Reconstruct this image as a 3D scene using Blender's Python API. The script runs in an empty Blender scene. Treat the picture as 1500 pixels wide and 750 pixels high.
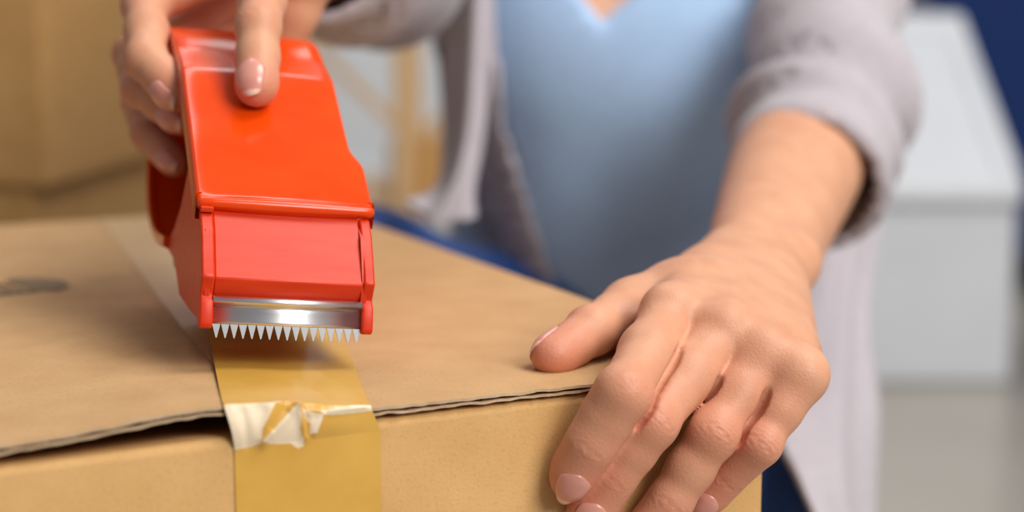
import bpy, bmesh, math, random
import numpy as np
from mathutils import Vector, Matrix, noise as mnoise

rng = random.Random(7)
SC = bpy.context.scene
COL = SC.collection
PI = math.pi

# ------------------------------------------------------------------ camera, light, exposure
cam_d = bpy.data.cameras.new('camera')
cam_d.sensor_width = 36.0
cam_d.lens = 60.0
cam_d.clip_start = 0.02
cam_d.dof.use_dof = True
cam_d.dof.focus_distance = 0.535
cam_d.dof.aperture_fstop = 5.0
cam_d.dof.aperture_blades = 9
cam = bpy.data.objects.new('camera', cam_d)
COL.objects.link(cam)
cam.location = (0, 0, .55)
cam.rotation_euler = (math.radians(90 - 9.5), 0, 0)
SC.camera = cam

world = bpy.data.worlds.new('world')
SC.world = world
world.use_nodes = True
wb = world.node_tree.nodes['Background']
wb.inputs['Color'].default_value = (.93, .96, 1.0, 1)
wb.inputs['Strength'].default_value = .25

def area(name, loc, target, size, power, color):
    d = bpy.data.lights.new(name, 'AREA')
    d.shape = 'RECTANGLE'
    d.size, d.size_y = size
    d.energy = power
    d.color = color
    o = bpy.data.objects.new(name, d)
    COL.objects.link(o)
    o.location = loc
    o.rotation_euler = (Vector(target) - Vector(loc)).to_track_quat('-Z', 'Y').to_euler()
    return o
area('window_light', (1.7, -1.2, 2.0), (.05, .7, .40), (1.3, 1.2), 74, (1, .97, .93))
area('ceiling_light', (1.0, .5, 2.4), (.15, 1.0, .4), (1.2, 1.0), 40, (1, .98, .95))
area('ceiling_light', (-.3, 1.95, 2.5), (-.2, 1.9, 0), (1.8, .4), 12, (1, .98, .95))
area('wall_fill', (-.2, 3.0, 2.5), (-.2, 4.2, .5), (1.6, .6), 26, (1, .98, .95))  # added lamp with no visible source, brightens the back wall

vs = SC.view_settings
vs.view_transform = 'Standard'
vs.look = 'None'
vs.gamma = 1
vs.use_curve_mapping = False
vs.exposure = -0.17

# ------------------------------------------------------------------ helpers
def srgb(r, g, b):
    f = lambda c: (c / 255 / 12.92) if c / 255 <= .04045 else ((c / 255 + .055) / 1.055) ** 2.4
    return (f(r), f(g), f(b), 1)

def mat(name, color, rough=.5, **kw):
    m = bpy.data.materials.new(name)
    m.use_nodes = True
    b = m.node_tree.nodes['Principled BSDF']
    b.inputs['Base Color'].default_value = color
    b.inputs['Roughness'].default_value = rough
    for k, v in kw.items():
        b.inputs[k.replace('_', ' ')].default_value = v
    return m

def nd(m, t, **kw):
    n = m.node_tree.nodes.new(t)
    for k, v in kw.items():
        if hasattr(n, k):
            setattr(n, k, v)
        else:
            n.inputs[k].default_value = v
    return n

def lk(m, a, b):
    m.node_tree.links.new(a, b)

def bsdf(m):
    return m.node_tree.nodes['Principled BSDF']

def noise_color(m, c1, c2, scale, detail=4, stretch=None, coord='Object', lo=.3, hi=.7):
    """colour varies between c1 and c2 by a noise in object space"""
    tc = nd(m, 'ShaderNodeTexCoord')
    src = tc.outputs[coord]
    if stretch:
        mp = nd(m, 'ShaderNodeMapping')
        mp.inputs['Scale'].default_value = stretch
        lk(m, src, mp.inputs['Vector'])
        src = mp.outputs['Vector']
    n = nd(m, 'ShaderNodeTexNoise')
    n.inputs['Scale'].default_value = scale
    n.inputs['Detail'].default_value = detail
    lk(m, src, n.inputs['Vector'])
    r = nd(m, 'ShaderNodeValToRGB')
    r.color_ramp.elements[0].position = lo
    r.color_ramp.elements[1].position = hi
    r.color_ramp.elements[0].color = c1
    r.color_ramp.elements[1].color = c2
    lk(m, n.outputs['Fac'], r.inputs['Fac'])
    return r, n, src

def bump(m, fac, strength, dist):
    b = nd(m, 'ShaderNodeBump')
    b.inputs['Strength'].default_value = strength
    b.inputs['Distance'].default_value = dist
    lk(m, fac, b.inputs['Height'])
    lk(m, b.outputs['Normal'], bsdf(m).inputs['Normal'])

def kraft(name, base, dark, speck=.10):
    m = mat(name, base, .75)
    bsdf(m).inputs['Specular IOR Level'].default_value = .25
    r, n, src = noise_color(m, dark, base, 45, 7, lo=.3, hi=.7)
    f = nd(m, 'ShaderNodeTexNoise')
    f.inputs['Scale'].default_value = 900
    f.inputs['Detail'].default_value = 3
    lk(m, src, f.inputs['Vector'])
    # sparse dark fibres and specks
    v = nd(m, 'ShaderNodeTexNoise')
    v.inputs['Scale'].default_value = 800
    v.inputs['Detail'].default_value = 2
    lk(m, src, v.inputs['Vector'])
    rr = nd(m, 'ShaderNodeValToRGB')
    rr.color_ramp.elements[0].position = .30
    rr.color_ramp.elements[0].color = (1 - speck, 1 - speck, 1 - speck, 1)
    rr.color_ramp.elements[1].position = .45
    rr.color_ramp.elements[1].color = (1, 1, 1, 1)
    lk(m, v.outputs['Fac'], rr.inputs['Fac'])
    mx = nd(m, 'ShaderNodeMix', data_type='RGBA', blend_type='MULTIPLY')
    mx.inputs[0].default_value = 1
    lk(m, r.outputs['Color'], mx.inputs[6])
    lk(m, rr.outputs['Color'], mx.inputs[7])
    lk(m, mx.outputs[2], bsdf(m).inputs['Base Color'])
    bump(m, f.outputs['Fac'], .25, .0004)
    return m

def me_from(verts, faces, smooth=False):
    me = bpy.data.meshes.new('mesh')
    verts = np.asarray(verts, np.float32).reshape(-1, 3)
    if isinstance(faces, np.ndarray):
        nf = len(faces)
        me.vertices.add(len(verts))
        me.vertices.foreach_set('co', verts.ravel())
        me.loops.add(nf * 4)
        me.loops.foreach_set('vertex_index', faces.astype(np.int32).ravel())
        me.polygons.add(nf)
        me.polygons.foreach_set('loop_start', np.arange(nf, dtype=np.int32) * 4)
        me.update(calc_edges=True)
    else:
        me.from_pydata([tuple(v) for v in verts.tolist()], [], faces)
        me.update()
    if smooth:
        me.polygons.foreach_set('use_smooth', np.ones(len(me.polygons), bool))
    return me

def link(name, me, m, parent=None):
    o = bpy.data.objects.new(name, me)
    me.name = name
    COL.objects.link(o)
    if m is not None and not me.materials:
        for mm in (m if isinstance(m, (list, tuple)) else [m]):
            me.materials.append(mm)
    if parent is not None:
        o.parent = parent
    return o

def empty(name, label, cat, loc=(0, 0, 0), group=None, matrix=None):
    o = bpy.data.objects.new(name, None)
    o.empty_display_size = .03
    COL.objects.link(o)
    if matrix is not None:
        o.matrix_world = matrix
    else:
        o.location = loc
    o['label'] = label
    o['category'] = cat
    if group:
        o['group'] = group
    return o

def tag(o, label, cat, group=None):
    o['label'] = label
    o['category'] = cat
    if group:
        o['group'] = group
    return o

def bevel(o, w, seg=2, ang=40):
    md = o.modifiers.new('bevel', 'BEVEL')
    md.width = w
    md.segments = seg
    md.limit_method = 'ANGLE'
    md.angle_limit = math.radians(ang)
    return o

def shade(me, ang=40):
    me.polygons.foreach_set('use_smooth', np.ones(len(me.polygons), bool))
    me.set_sharp_from_angle(angle=math.radians(ang))

def box_me(x0, x1, y0, y1, z0, z1):
    v = [(x, y, z) for z in (z0, z1) for y in (y0, y1) for x in (x0, x1)]
    f = [(0, 2, 3, 1), (4, 5, 7, 6), (0, 1, 5, 4), (2, 6, 7, 3), (0, 4, 6, 2), (1, 3, 7, 5)]
    return me_from(v, f)

def prism_x(poly, x0, x1):
    """closed polygon of (y,z) pushed along x"""
    n = len(poly)
    v = [(x0, y, z) for y, z in poly] + [(x1, y, z) for y, z in poly]
    f = [tuple(range(n)), tuple(range(2 * n - 1, n - 1, -1))]
    f += [(i, n + i, n + (i + 1) % n, (i + 1) % n) for i in range(n)]
    me = me_from(v, f)
    bm = bmesh.new()
    bm.from_mesh(me)
    bmesh.ops.recalc_face_normals(bm, faces=bm.faces)
    bm.to_mesh(me)
    bm.free()
    return me

def grid_me(P, smooth=True, close_v=False):
    P = np.asarray(P, float)
    n, m = P.shape[:2]
    i, j = np.meshgrid(np.arange(n - 1), np.arange(m - 1), indexing='ij')
    a = (i * m + j).ravel()
    f = np.stack([a, a + 1, a + m + 1, a + m], 1)
    return me_from(P.reshape(-1, 3), f, smooth)

def slab_me(T, B, smooth=True):
    """closed slab between a top grid and a bottom grid of points"""
    T = np.asarray(T, float)
    B = np.asarray(B, float)
    n, m = T.shape[:2]
    N = n * m
    i, j = np.meshgrid(np.arange(n - 1), np.arange(m - 1), indexing='ij')
    a = (i * m + j).ravel()
    top = np.stack([a, a + m, a + m + 1, a + 1], 1)
    bot = np.stack([a, a + 1, a + m + 1, a + m], 1) + N
    ring = [k for k in range(m)] + [r * m + m - 1 for r in range(1, n)] + \
           [(n - 1) * m + k for k in range(m - 2, -1, -1)] + [r * m for r in range(n - 2, 0, -1)]
    ring = np.array(ring)
    nxt = np.roll(ring, -1)
    side = np.stack([ring, nxt, nxt + N, ring + N], 1)
    me = me_from(np.concatenate([T.reshape(-1, 3), B.reshape(-1, 3)]), np.concatenate([top, bot, side]), False)
    bm = bmesh.new()
    bm.from_mesh(me)
    bmesh.ops.recalc_face_normals(bm, faces=bm.faces)
    bm.to_mesh(me)
    bm.free()
    if smooth:
        shade(me, 45)
    return me

def catmull(pts, n):
    pts = np.asarray(pts, float)
    k = len(pts)
    t = np.linspace(0, k - 1, n)
    i = np.clip(t.astype(int), 0, k - 2)
    u = (t - i).reshape((-1,) + (1,) * (pts.ndim - 1))
    p0 = pts[np.maximum(i - 1, 0)]
    p1 = pts[i]
    p2 = pts[i + 1]
    p3 = pts[np.minimum(i + 2, k - 1)]
    return .5 * (2 * p1 + (p2 - p0) * u + (2 * p0 - 5 * p1 + 4 * p2 - p3) * u ** 2 + (3 * p1 - p0 - 3 * p2 + p3) * u ** 3)

def sheet_pts(rows, n, m):
    g = np.asarray(rows, float)
    g = catmull(g, n)
    return catmull(g.swapaxes(0, 1), m).swapaxes(0, 1)

# ------------------------------------------------------------------ signed-distance modelling
def rc(a, b, ra, rb):
    return ('rc', np.array(a, np.float32), np.array(b, np.float32), float(ra), float(rb))

def ball(c, r):
    return rc(c, c, r, r)

def ell(c, rad, R=None):
    return ('el', np.array(c, np.float32), np.array(rad, np.float32), None if R is None else np.array(R, np.float32))

def d_prim(p, X, Y, Z):
    if p[0] == 'rc':
        _, a, b, ra, rb = p
        ba = b - a
        L = float(ba @ ba)
        x, y, z = X - a[0], Y - a[1], Z - a[2]
        if L < 1e-12:
            return np.sqrt(x * x + y * y + z * z) - ra
        h = np.clip((x * ba[0] + y * ba[1] + z * ba[2]) / L, 0, 1)
        x = x - h * ba[0]
        y = y - h * ba[1]
        z = z - h * ba[2]
        return np.sqrt(x * x + y * y + z * z) - (ra + (rb - ra) * h)
    _, c, r, R = p
    x, y, z = X - c[0], Y - c[1], Z - c[2]
    if R is not None:
        x, y, z = (R[0, 0] * x + R[0, 1] * y + R[0, 2] * z, R[1, 0] * x + R[1, 1] * y + R[1, 2] * z,
                   R[2, 0] * x + R[2, 1] * y + R[2, 2] * z)
    k0 = np.sqrt((x / r[0]) ** 2 + (y / r[1]) ** 2 + (z / r[2]) ** 2)
    return (k0 - 1) * float(r.min())

def prim_box(p):
    if p[0] == 'rc':
        _, a, b, ra, rb = p
        r = max(ra, rb)
        return np.minimum(a, b) - r, np.maximum(a, b) + r
    r = float(p[2].max())
    return p[1] - r, p[1] + r

def smin(a, b, k):
    h = np.maximum(k - np.abs(a - b), 0) / k
    return np.minimum(a, b) - h * h * k * .25

def prims_box(ps):
    lo = np.min([prim_box(p)[0] for p in ps], 0)
    hi = np.max([prim_box(p)[1] for p in ps], 0)
    return lo, hi

class Grid:
    def __init__(s, lo, hi, h):
        s.h = h
        s.lo = np.asarray(lo, np.float32)
        s.n = np.ceil((np.asarray(hi) - s.lo) / h).astype(int) + 1
    def full(s):
        return np.full(s.n, 1.0, np.float32)
    def win(s, lo, hi):
        i0 = np.clip(np.floor((lo - s.lo) / s.h).astype(int), 0, s.n - 1)
        i1 = np.clip(np.ceil((hi - s.lo) / s.h).astype(int) + 1, 1, s.n)
        i1 = np.maximum(i1, i0 + 1)
        return tuple(slice(a, b) for a, b in zip(i0, i1))
    def axes(s, w):
        ax = [s.lo[k] + s.h * np.arange(w[k].start, w[k].stop, dtype=np.float32) for k in range(3)]
        return ax[0][:, None, None], ax[1][None, :, None], ax[2][None, None, :]
    def add(s, V, ps, k, off=(0, 0, 0)):
        for p in ps:
            lo, hi = prim_box(p)
            w = s.win(lo - k - 3 * s.h, hi + k + 3 * s.h)
            X, Y, Z = s.axes(w)
            d = d_prim(p, X, Y, Z)
            V[w] = smin(V[w], d.astype(np.float32), k)
        return V

def eval_limb(limb, P):
    X, Y, Z = P[..., 0], P[..., 1], P[..., 2]
    base = np.full(X.shape, 1.0)
    for ps, k in limb['base']:
        for p in ps:
            base = smin(base, d_prim(p, X, Y, Z), k)
    tot = base
    for ps, k, kp in limb['fingers']:
        f = np.full(X.shape, 1.0)
        for p in ps:
            f = smin(f, d_prim(p, X, Y, Z), k)
        tot = np.minimum(tot, smin(base, f, kp))
    return tot

def grid_limb(limb, h):
    allp = [p for ps, k in limb['base'] for p in ps] + [p for ps, k, kp in limb['fingers'] for p in ps]
    lo, hi = prims_box(allp)
    G = Grid(lo - 4 * h - .004, hi + 4 * h + .004, h)
    B = G.full()
    for ps, k in limb['base']:
        G.add(B, ps, k)
    T = B.copy()
    for ps, k, kp in limb['fingers']:
        lo, hi = prims_box(ps)
        w = G.win(lo - .012, hi + .012)
        g2 = Grid(G.lo + h * np.array([s.start for s in w]), G.lo + h * (np.array([s.stop for s in w]) - 1), h)
        g2.n = np.array([s.stop - s.start for s in w])
        Fv = np.full(g2.n, 1.0, np.float32)
        g2.add(Fv, ps, k)
        T[w] = smin(T[w], smin(B[w], Fv, kp), .0012)
    for c in limb.get('cuts', []):
        lo, hi = prim_box(c)
        w = G.win(lo - .006, hi + .006)
        d = d_prim(c, *G.axes(w)).astype(np.float32)
        T[w] = -smin(-T[w], d, .0022)
    return nets(T, G.lo, h)

OFF = np.array([(i, j, k) for i in (0, 1) for j in (0, 1) for k in (0, 1)])
def nets(V, lo, h):
    """surface nets: vertices and quads of the zero set"""
    s = V < 0
    cnt = np.zeros(np.array(V.shape) - 1, np.uint8)
    for o in OFF:
        cnt += s[o[0]:o[0] + cnt.shape[0], o[1]:o[1] + cnt.shape[1], o[2]:o[2] + cnt.shape[2]]
    act = (cnt > 0) & (cnt < 8)
    idx = np.argwhere(act)
    ID = np.full(cnt.shape, -1, np.int32)
    ID[act] = np.arange(len(idx))
    val = np.stack([V[tuple((idx + o).T)] for o in OFF], 1)
    acc = np.zeros((len(idx), 3))
    num = np.zeros(len(idx))
    for a in range(8):
        for b in range(a + 1, 8):
            if np.abs(OFF[a] - OFF[b]).sum() != 1:
                continue
            va, vb = val[:, a], val[:, b]
            m = (va < 0) != (vb < 0)
            t = va[m] / (va[m] - vb[m])
            acc[m] += OFF[a] + (OFF[b] - OFF[a]) * t[:, None]
            num[m] += 1
    verts = np.asarray(lo) + h * (idx + acc / num[:, None])
    faces = []
    for ax in range(3):
        u, v = [(1, 2), (2, 0), (0, 1)][ax]
        sl0 = [slice(None)] * 3
        sl1 = [slice(None)] * 3
        sl0[ax] = slice(0, -1)
        sl1[ax] = slice(1, None)
        ch = np.argwhere(s[tuple(sl0)] != s[tuple(sl1)])
        ok = (ch[:, u] > 0) & (ch[:, v] > 0) & (ch[:, u] < V.shape[u] - 1) & (ch[:, v] < V.shape[v] - 1)
        ch = ch[ok]
        neg = s[tuple(ch.T)]
        du = np.zeros(3, int)
        du[u] = 1
        dv = np.zeros(3, int)
        dv[v] = 1
        q = np.stack([ID[tuple((ch - du - dv).T)], ID[tuple((ch - dv).T)], ID[tuple(ch.T)], ID[tuple((ch - du).T)]], 1)
        q[~neg] = q[~neg][:, ::-1]
        faces.append(q)
    return verts, np.concatenate(faces)

def relax(v, f, it=2, lam=.5):
    e = np.concatenate([f[:, [0, 1]], f[:, [1, 2]], f[:, [2, 3]], f[:, [3, 0]]])
    e = np.concatenate([e, e[:, ::-1]])
    deg = np.bincount(e[:, 0], minlength=len(v)).astype(float)
    deg[deg == 0] = 1
    for i in range(it):
        for l in (lam, -lam * 1.02):
            s = np.stack([np.bincount(e[:, 0], v[e[:, 1], c], len(v)) for c in range(3)], 1) / deg[:, None]
            v = v + l * (s - v)
    return v

def normals(v, f):
    n = np.cross(v[f[:, 2]] - v[f[:, 0]], v[f[:, 3]] - v[f[:, 1]])
    out = np.zeros_like(v)
    for k in range(4):
        for c in range(3):
            out[:, c] += np.bincount(f[:, k], n[:, c], len(v))
    return out / (np.linalg.norm(out, axis=1, keepdims=True) + 1e-20)

def unit(v):
    v = np.asarray(v, float)
    return v / np.linalg.norm(v)
# ------------------------------------------------------------------ materials
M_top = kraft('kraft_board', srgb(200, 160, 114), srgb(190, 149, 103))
M_board_lit = kraft('kraft_board_lit', srgb(214, 170, 112), srgb(204, 158, 100))  # same board, colour brightened for the light on its upright faces
M_edge = kraft('kraft_cut_edge', srgb(205, 180, 150), srgb(180, 150, 118))
M_flute = kraft('kraft_flute', srgb(140, 108, 78), srgb(110, 82, 58))
M_box_far = kraft('kraft_board_far', srgb(196, 152, 96), srgb(186, 140, 84))
M_red = mat('red_plastic', srgb(236, 62, 18), .17)
bsdf(M_red).inputs['Specular IOR Level'].default_value = .4
bsdf(M_red).inputs['Subsurface Weight'].default_value = .0
_r, _n, _s = noise_color(M_red, srgb(224, 64, 4), srgb(230, 72, 8), 60, 3)
lk(M_red, _r.outputs['Color'], bsdf(M_red).inputs['Base Color'])
M_redm = mat('red_plastic_matt', srgb(228, 58, 36), .38)
bsdf(M_redm).inputs['Specular IOR Level'].default_value = .32
_r, _n, _s = noise_color(M_redm, srgb(204, 46, 12), srgb(216, 59, 20), 45, 5, stretch=(1, 6, 6))
lk(M_redm, _r.outputs['Color'], bsdf(M_redm).inputs['Base Color'])
bump(M_redm, _n.outputs['Fac'], .08, .001)
M_steel = mat('steel', (.78, .78, .79, 1), .36, Metallic=1.0)
_r, _n, _s = noise_color(M_steel, (.70, .70, .71, 1), (.84, .84, .85, 1), 200, 3, stretch=(.15, 1, 1))
lk(M_steel, _r.outputs['Color'], bsdf(M_steel).inputs['Base Color'])
M_grey = mat('grey_plastic', srgb(90, 90, 92), .4)

# ------------------------------------------------------------------ setting
M_floor = mat('pale_floor', srgb(160, 153, 143), .28)
_r, _n, _s = noise_color(M_floor, srgb(155, 148, 138), srgb(166, 160, 150), 3, 4)
lk(M_floor, _r.outputs['Color'], bsdf(M_floor).inputs['Base Color'])
M_wall = mat('white_wall', srgb(214, 217, 220), .8)
_r, _n, _s = noise_color(M_wall, srgb(210, 213, 217), srgb(218, 221, 224), 6, 5)
lk(M_wall, _r.outputs['Color'], bsdf(M_wall).inputs['Base Color'])
bump(M_wall, _n.outputs['Fac'], .1, .002)
o = link('floor', box_me(-3.2, 3.2, -1.2, 4.3, -.05, 0), M_floor)
o['kind'] = 'structure'
o = link('wall_back', box_me(-3.2, 3.2, 4.2, 4.3, 0, 2.7), M_wall)
o['kind'] = 'structure'
o = link('baseboard_back', box_me(-3.2, 3.2, 4.185, 4.2, 0, .08), M_wall)
bevel(o, .004)
o['kind'] = 'structure'

# ------------------------------------------------------------------ the box being taped
A26 = math.radians(26.5)
CORNER = Vector((.084, .5503, 0))
BOX_M = Matrix.Translation(CORNER) @ Matrix.Rotation(A26, 4, 'Z')
BW, BD, BH = .328, .43, .419        # width (x from -BW to 0), depth, fold height
SEAM = .1630
box = empty('cardboard_box', 'large brown cardboard box in the foreground, its flaps being sealed with amber tape', 'box', matrix=BOX_M)

def fold_profile():
    r = .0028
    p = [(0, 0), (0, BH * .5), (0, BH - r)]
    for k in range(1, 6):
        a = PI / 2 * k / 5
        p.append((r - r * math.cos(a), BH - r + r * math.sin(a)))
    p += [(.008, BH - .0004), (.02, BH - .0022), (.06, BH - .008), (.135, BH - .014)]
    return p

def panel_from_profile(prof, x0, x1, thick, n=60, wob=.0004):
    T, B = [], []
    xs = np.linspace(x0, x1, n)
    pr = np.array(prof)
    tan = np.gradient(pr, axis=0)
    tan /= np.linalg.norm(tan, axis=1, keepdims=True)
    nor = np.stack([-tan[:, 1], tan[:, 0]], 1)
    for x in xs:
        rT, rB = [], []
        for (y, z), nn in zip(pr, nor):
            w = wob * mnoise.noise(Vector((x * 25, y * 40, z * 25)))
            rT.append((x, y + nn[0] * w, z + nn[1] * w))
            rB.append((x, y - nn[0] * thick, z - nn[1] * thick))
        T.append(rT)
        B.append(rB)
    return slab_me(T, B)

link('front_panel', panel_from_profile(fold_profile(), -BW + .002, -.002, .0028), [M_board_lit], box)
back = [(BD, 0), (BD, BH * .5), (BD, BH - .003), (BD - .003, BH), (BD - .13, BH - .002)]
link('back_panel', panel_from_profile(back, -BW + .002, -.002, -.0028, n=10), [M_top], box)
link('side_panel', box_me(-.0028, 0, .001, BD - .001, 0, BH - .0005), M_board_lit, box)
link('side_panel', box_me(-BW, -BW + .0028, .001, BD - .001, 0, BH - .0005), M_board_lit, box)
link('bottom_panel', box_me(-BW + .003, -.003, .003, BD - .003, .001, .004), M_top, box)

LT = [(.150, 4.9), (.163, 5.2), (.172, 6.2), (.1837, 7.3), (.198, 7.2), (.2096, 6.3), (.2283, 4.6), (.2465, 3.6), (.28, 2.2), (.335, .8)]
RT = [(-.01, .8), (.0, .8), (.03, 1.0), (.0664, 1.1), (.1054, 1.15), (.1300, 1.3), (.1388, 1.6), (.150, 2.7), (.163, 5.2), (.170, 5.6)]
def lift_left(t, s):
    l = np.interp(t, [a for a, b in LT], [b for a, b in LT]) / 1000
    return .0008 + (l - .0008) * np.exp(-np.maximum(s, 0) / .11)
def lift_right(t, s):
    l = np.interp(t, [a for a, b in RT], [b for a, b in RT]) / 1000
    rid = .00045 * np.exp(-((s - .104 - .12 * (t - .05)) / .003) ** 2)      # inner flap's edge showing through
    return .0008 + (l - .0008) * np.exp(-np.maximum(s, 0) / .11) + rid
THK = .0024
def laid_z(t, s):
    """where tape lies across the seam between the two flaps"""
    w = 1 / (1 + math.exp((t - .1619) / .005))
    zl = BH + THK + float(lift_left(max(t, .16), s))
    zr = BH + THK + float(lift_right(min(t, .165), s))
    return max(zl + (zr - zl) * w, float(top_z(np.array(t), np.array(s))))
def top_z(t, s):
    return BH + THK + np.where(t > SEAM, lift_left(t, s), lift_right(t, s))

def flap(name, t0, t1, fn, seed):
    nt = int(abs(t1 - t0) / .0012)
    ts = np.linspace(t0, t1, nt)
    ss = np.concatenate([[0, .0008, .002, .005], np.linspace(.01, BD - .002, 60)])
    def grid(z_off, edge_amp, sd):
        G = []
        for t in ts:
            e = edge_amp * (mnoise.noise(Vector((t * 300, sd, 0))) + .6 * mnoise.noise(Vector((t * 900, sd, 3))))
            crush = .00045 * mnoise.noise(Vector((t * 160, sd + 5, 1)))
            row = []
            for k, s in enumerate(ss):
                f = math.exp(-s / .004)
                z = BH + float(fn(t, s)) + z_off + crush * f + .0003 * mnoise.noise(Vector((t * 18, s * 18, .5)))
                row.append((-t, s + e * f - .0002, z))
            G.append(row)
        return G
    root = link(name, slab_me(grid(THK, .0005, seed), grid(THK - .0009, .0005, seed)), [M_top, M_edge], box)
    me = root.data
    ys = np.zeros(len(me.polygons) * 3)
    me.polygons.foreach_get('normal', ys)
    mi = (np.abs(ys.reshape(-1, 3)[:, 2]) < .5).astype(np.int32)
    me.polygons.foreach_set('material_index', mi)
    low = link('lower_liner', slab_me(grid(.0007, .0006, seed + 9), grid(0, .0006, seed + 9)), [M_top, M_edge], root)
    low.data.polygons.foreach_set('material_index', mi)
    # corrugation between the liners, waves running across the front edge
    W = []
    tw = np.linspace(t0, t1, nt * 3)
    for t in tw:
        row = []
        for s in np.concatenate([[.0009, .004], np.linspace(.02, .16, 12)]):
            z = BH + float(fn(t, s)) + THK * .46 + (THK * .5 - .0007) * math.sin(t * 2 * PI / .0062)
            row.append((-t, s, z))
        W.append(row)
    link('corrugation', grid_me(W), M_flute, root)
    return root
flap('top_flap', BW, SEAM + .0001, lift_left, 1)
flap('top_flap', SEAM - .0001, .0, lift_right, 2)

# printed marks, faint dark ink on the left flap
M_ink = mat('faded_ink', srgb(128, 104, 78), .8)
def ink(poly, name='printed_mark'):
    v = []
    for t, s in poly:
        v.append((-t, s, float(top_z(np.array(t), np.array(s))) + .0004))
    n = len(v)
    v += [(a, b, c + .00005) for a, b, c in v]
    f = [tuple(range(n - 1, -1, -1)), tuple(range(n, 2 * n))] + [(i, (i + 1) % n, n + (i + 1) % n, n + i) for i in range(n)]
    return link(name, me_from(v, f), M_ink, box)
def ink_uv(pts):
    a = np.array((.2105, .2440))        # start at the left
    e = np.array((-.0360, .0030))      # along the print, towards the right in the photo
    w = np.array((.010, .034))
    return [tuple(a + u * e + v * w) for u, v in pts]
ink(ink_uv([(.42, -.35), (.60, -.55), (.82, -.35), (1.0, .15), (.86, .45), (.60, .6), (.46, .45)]))
for u0 in (-.12, .02, .16, .29):
    ink(ink_uv([(u0, -.5), (u0 + .06, -.5), (u0 + .06, .5), (u0, .5)]))
    ink(ink_uv([(u0 + .07, -.5), (u0 + .12, -.5), (u0 + .12, -.3), (u0 + .07, -.3)]))
    if u0 < .1:
        ink(ink_uv([(u0 + .07, .1), (u0 + .12, .1), (u0 + .12, .3), (u0 + .07, .3)]))

# a sheen strip of clear tape already lying along the seam
M_clear = mat('clear_tape', srgb(198, 164, 122), .42)
g = []
for s in np.linspace(.066, BD - .004, 60):
    f = (s - .15) / .26
    t0 = .157 - .034 * f
    g.append([(-t, s, laid_z(t, s) + .0003) for t in np.linspace(t0, t0 - .046, 40)])
o = link('sealed_tape', grid_me(g), M_clear)
o.matrix_world = BOX_M
tag(o, 'pale translucent tape strip lying behind the red dispenser on the box top', 'tape')

# ------------------------------------------------------------------ amber tape being laid
M_tape = mat('amber_tape', srgb(216, 164, 62), .4)
b = bsdf(M_tape)
b.inputs['Coat Weight'].default_value = .18
b.inputs['Specular IOR Level'].default_value = .35
b.inputs['Coat Roughness'].default_value = .05
_r, _n, _s = noise_color(M_tape, srgb(206, 155, 64), srgb(218, 171, 80), 40, 5, lo=.3, hi=.7)
at = nd(M_tape, 'ShaderNodeAttribute', attribute_name='air')
mx = nd(M_tape, 'ShaderNodeMix', data_type='RGBA')
lk(M_tape, at.outputs['Fac'], mx.inputs[0])
lk(M_tape, _r.outputs['Color'], mx.inputs[6])
mx.inputs[7].default_value = srgb(240, 219, 188)
lk(M_tape, mx.outputs[2], b.inputs['Base Color'])
bump(M_tape, _n.outputs['Fac'], .12, .0006)

POLYS = [
    [(0, 0), (.16, 0), (.29, -.05), (.36, -.3), (.38, -.2), (.2, .6), (.17, .97), (-.01, 1.03)],
    [(.17, .97), (.48, 0), (.487, .25), (.45, .72), (.465, 1.15), (.43, 1.2), (.375, 1.03)],
    [(.49, 0), (.55, .16), (.65, .18), (.565, .82), (.51, .85), (.54, .48)],
    [(.64, .05), (1.01, -.15), (1.01, .12), (.65, .2)]]
def inpoly(U, V, P):
    r = np.zeros(U.shape, bool)
    n = len(P)
    for i in range(n):
        x1, y1 = P[i]
        x2, y2 = P[(i + 1) % n]
        c = ((y1 > V) != (y2 > V)) & (U < (x2 - x1) * (V - y1) / (y2 - y1 + 1e-12) + x1)
        r ^= c
    return r
def seg_d(U, V, a, b):
    ax, ay = a
    bx, by = b
    L = (bx - ax) ** 2 + (by - ay) ** 2
    h = np.clip(((U - ax) * (bx - ax) + (V - ay) * (by - ay)) / L, 0, 1)
    return np.hypot(U - ax - h * (bx - ax), V - ay - h * (by - ay))

NU = 150
us = np.linspace(0, 1, NU)
rows, vrow = [], []
def lerp(a, b, u):
    return a + (b - a) * u
# 1 front face, from low to the fold
for k, q in enumerate(1 - np.linspace(1, 0, 90) ** 3):
    z = lerp(.24, BH - .003, q)
    rows.append([(-lerp(.1822, .1376, u), -.0006, z) for u in us])
    vrow.append(1 + (BH - .003 - z) / .011)
# 2 bridge from the fold up to the flap edges (v 1 -> 0), with slack wrinkles
for q in np.linspace(0, 1, 61)[1:]:
    v = 1 - q
    row = []
    for u in us:
        t = lerp(lerp(.1822, .1376, u), lerp(.1850, .1405, u), q)
        te = lerp(.1850, .1405, u)
        ze = float(lerp(BH + THK + float(lift_left(.185, 0)), BH + THK + float(lift_right(.140, 0)), 1 / (1 + math.exp(-(u - .52) * 9))))
        z = lerp(BH - .003, ze + .0002, q)
        y = lerp(-.0006, -.0010, q) - .0016 * math.sin(PI * q) * (1 - u)
        row.append((-t, y, z))
    rows.append(row)
    vrow.append(v)
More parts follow.
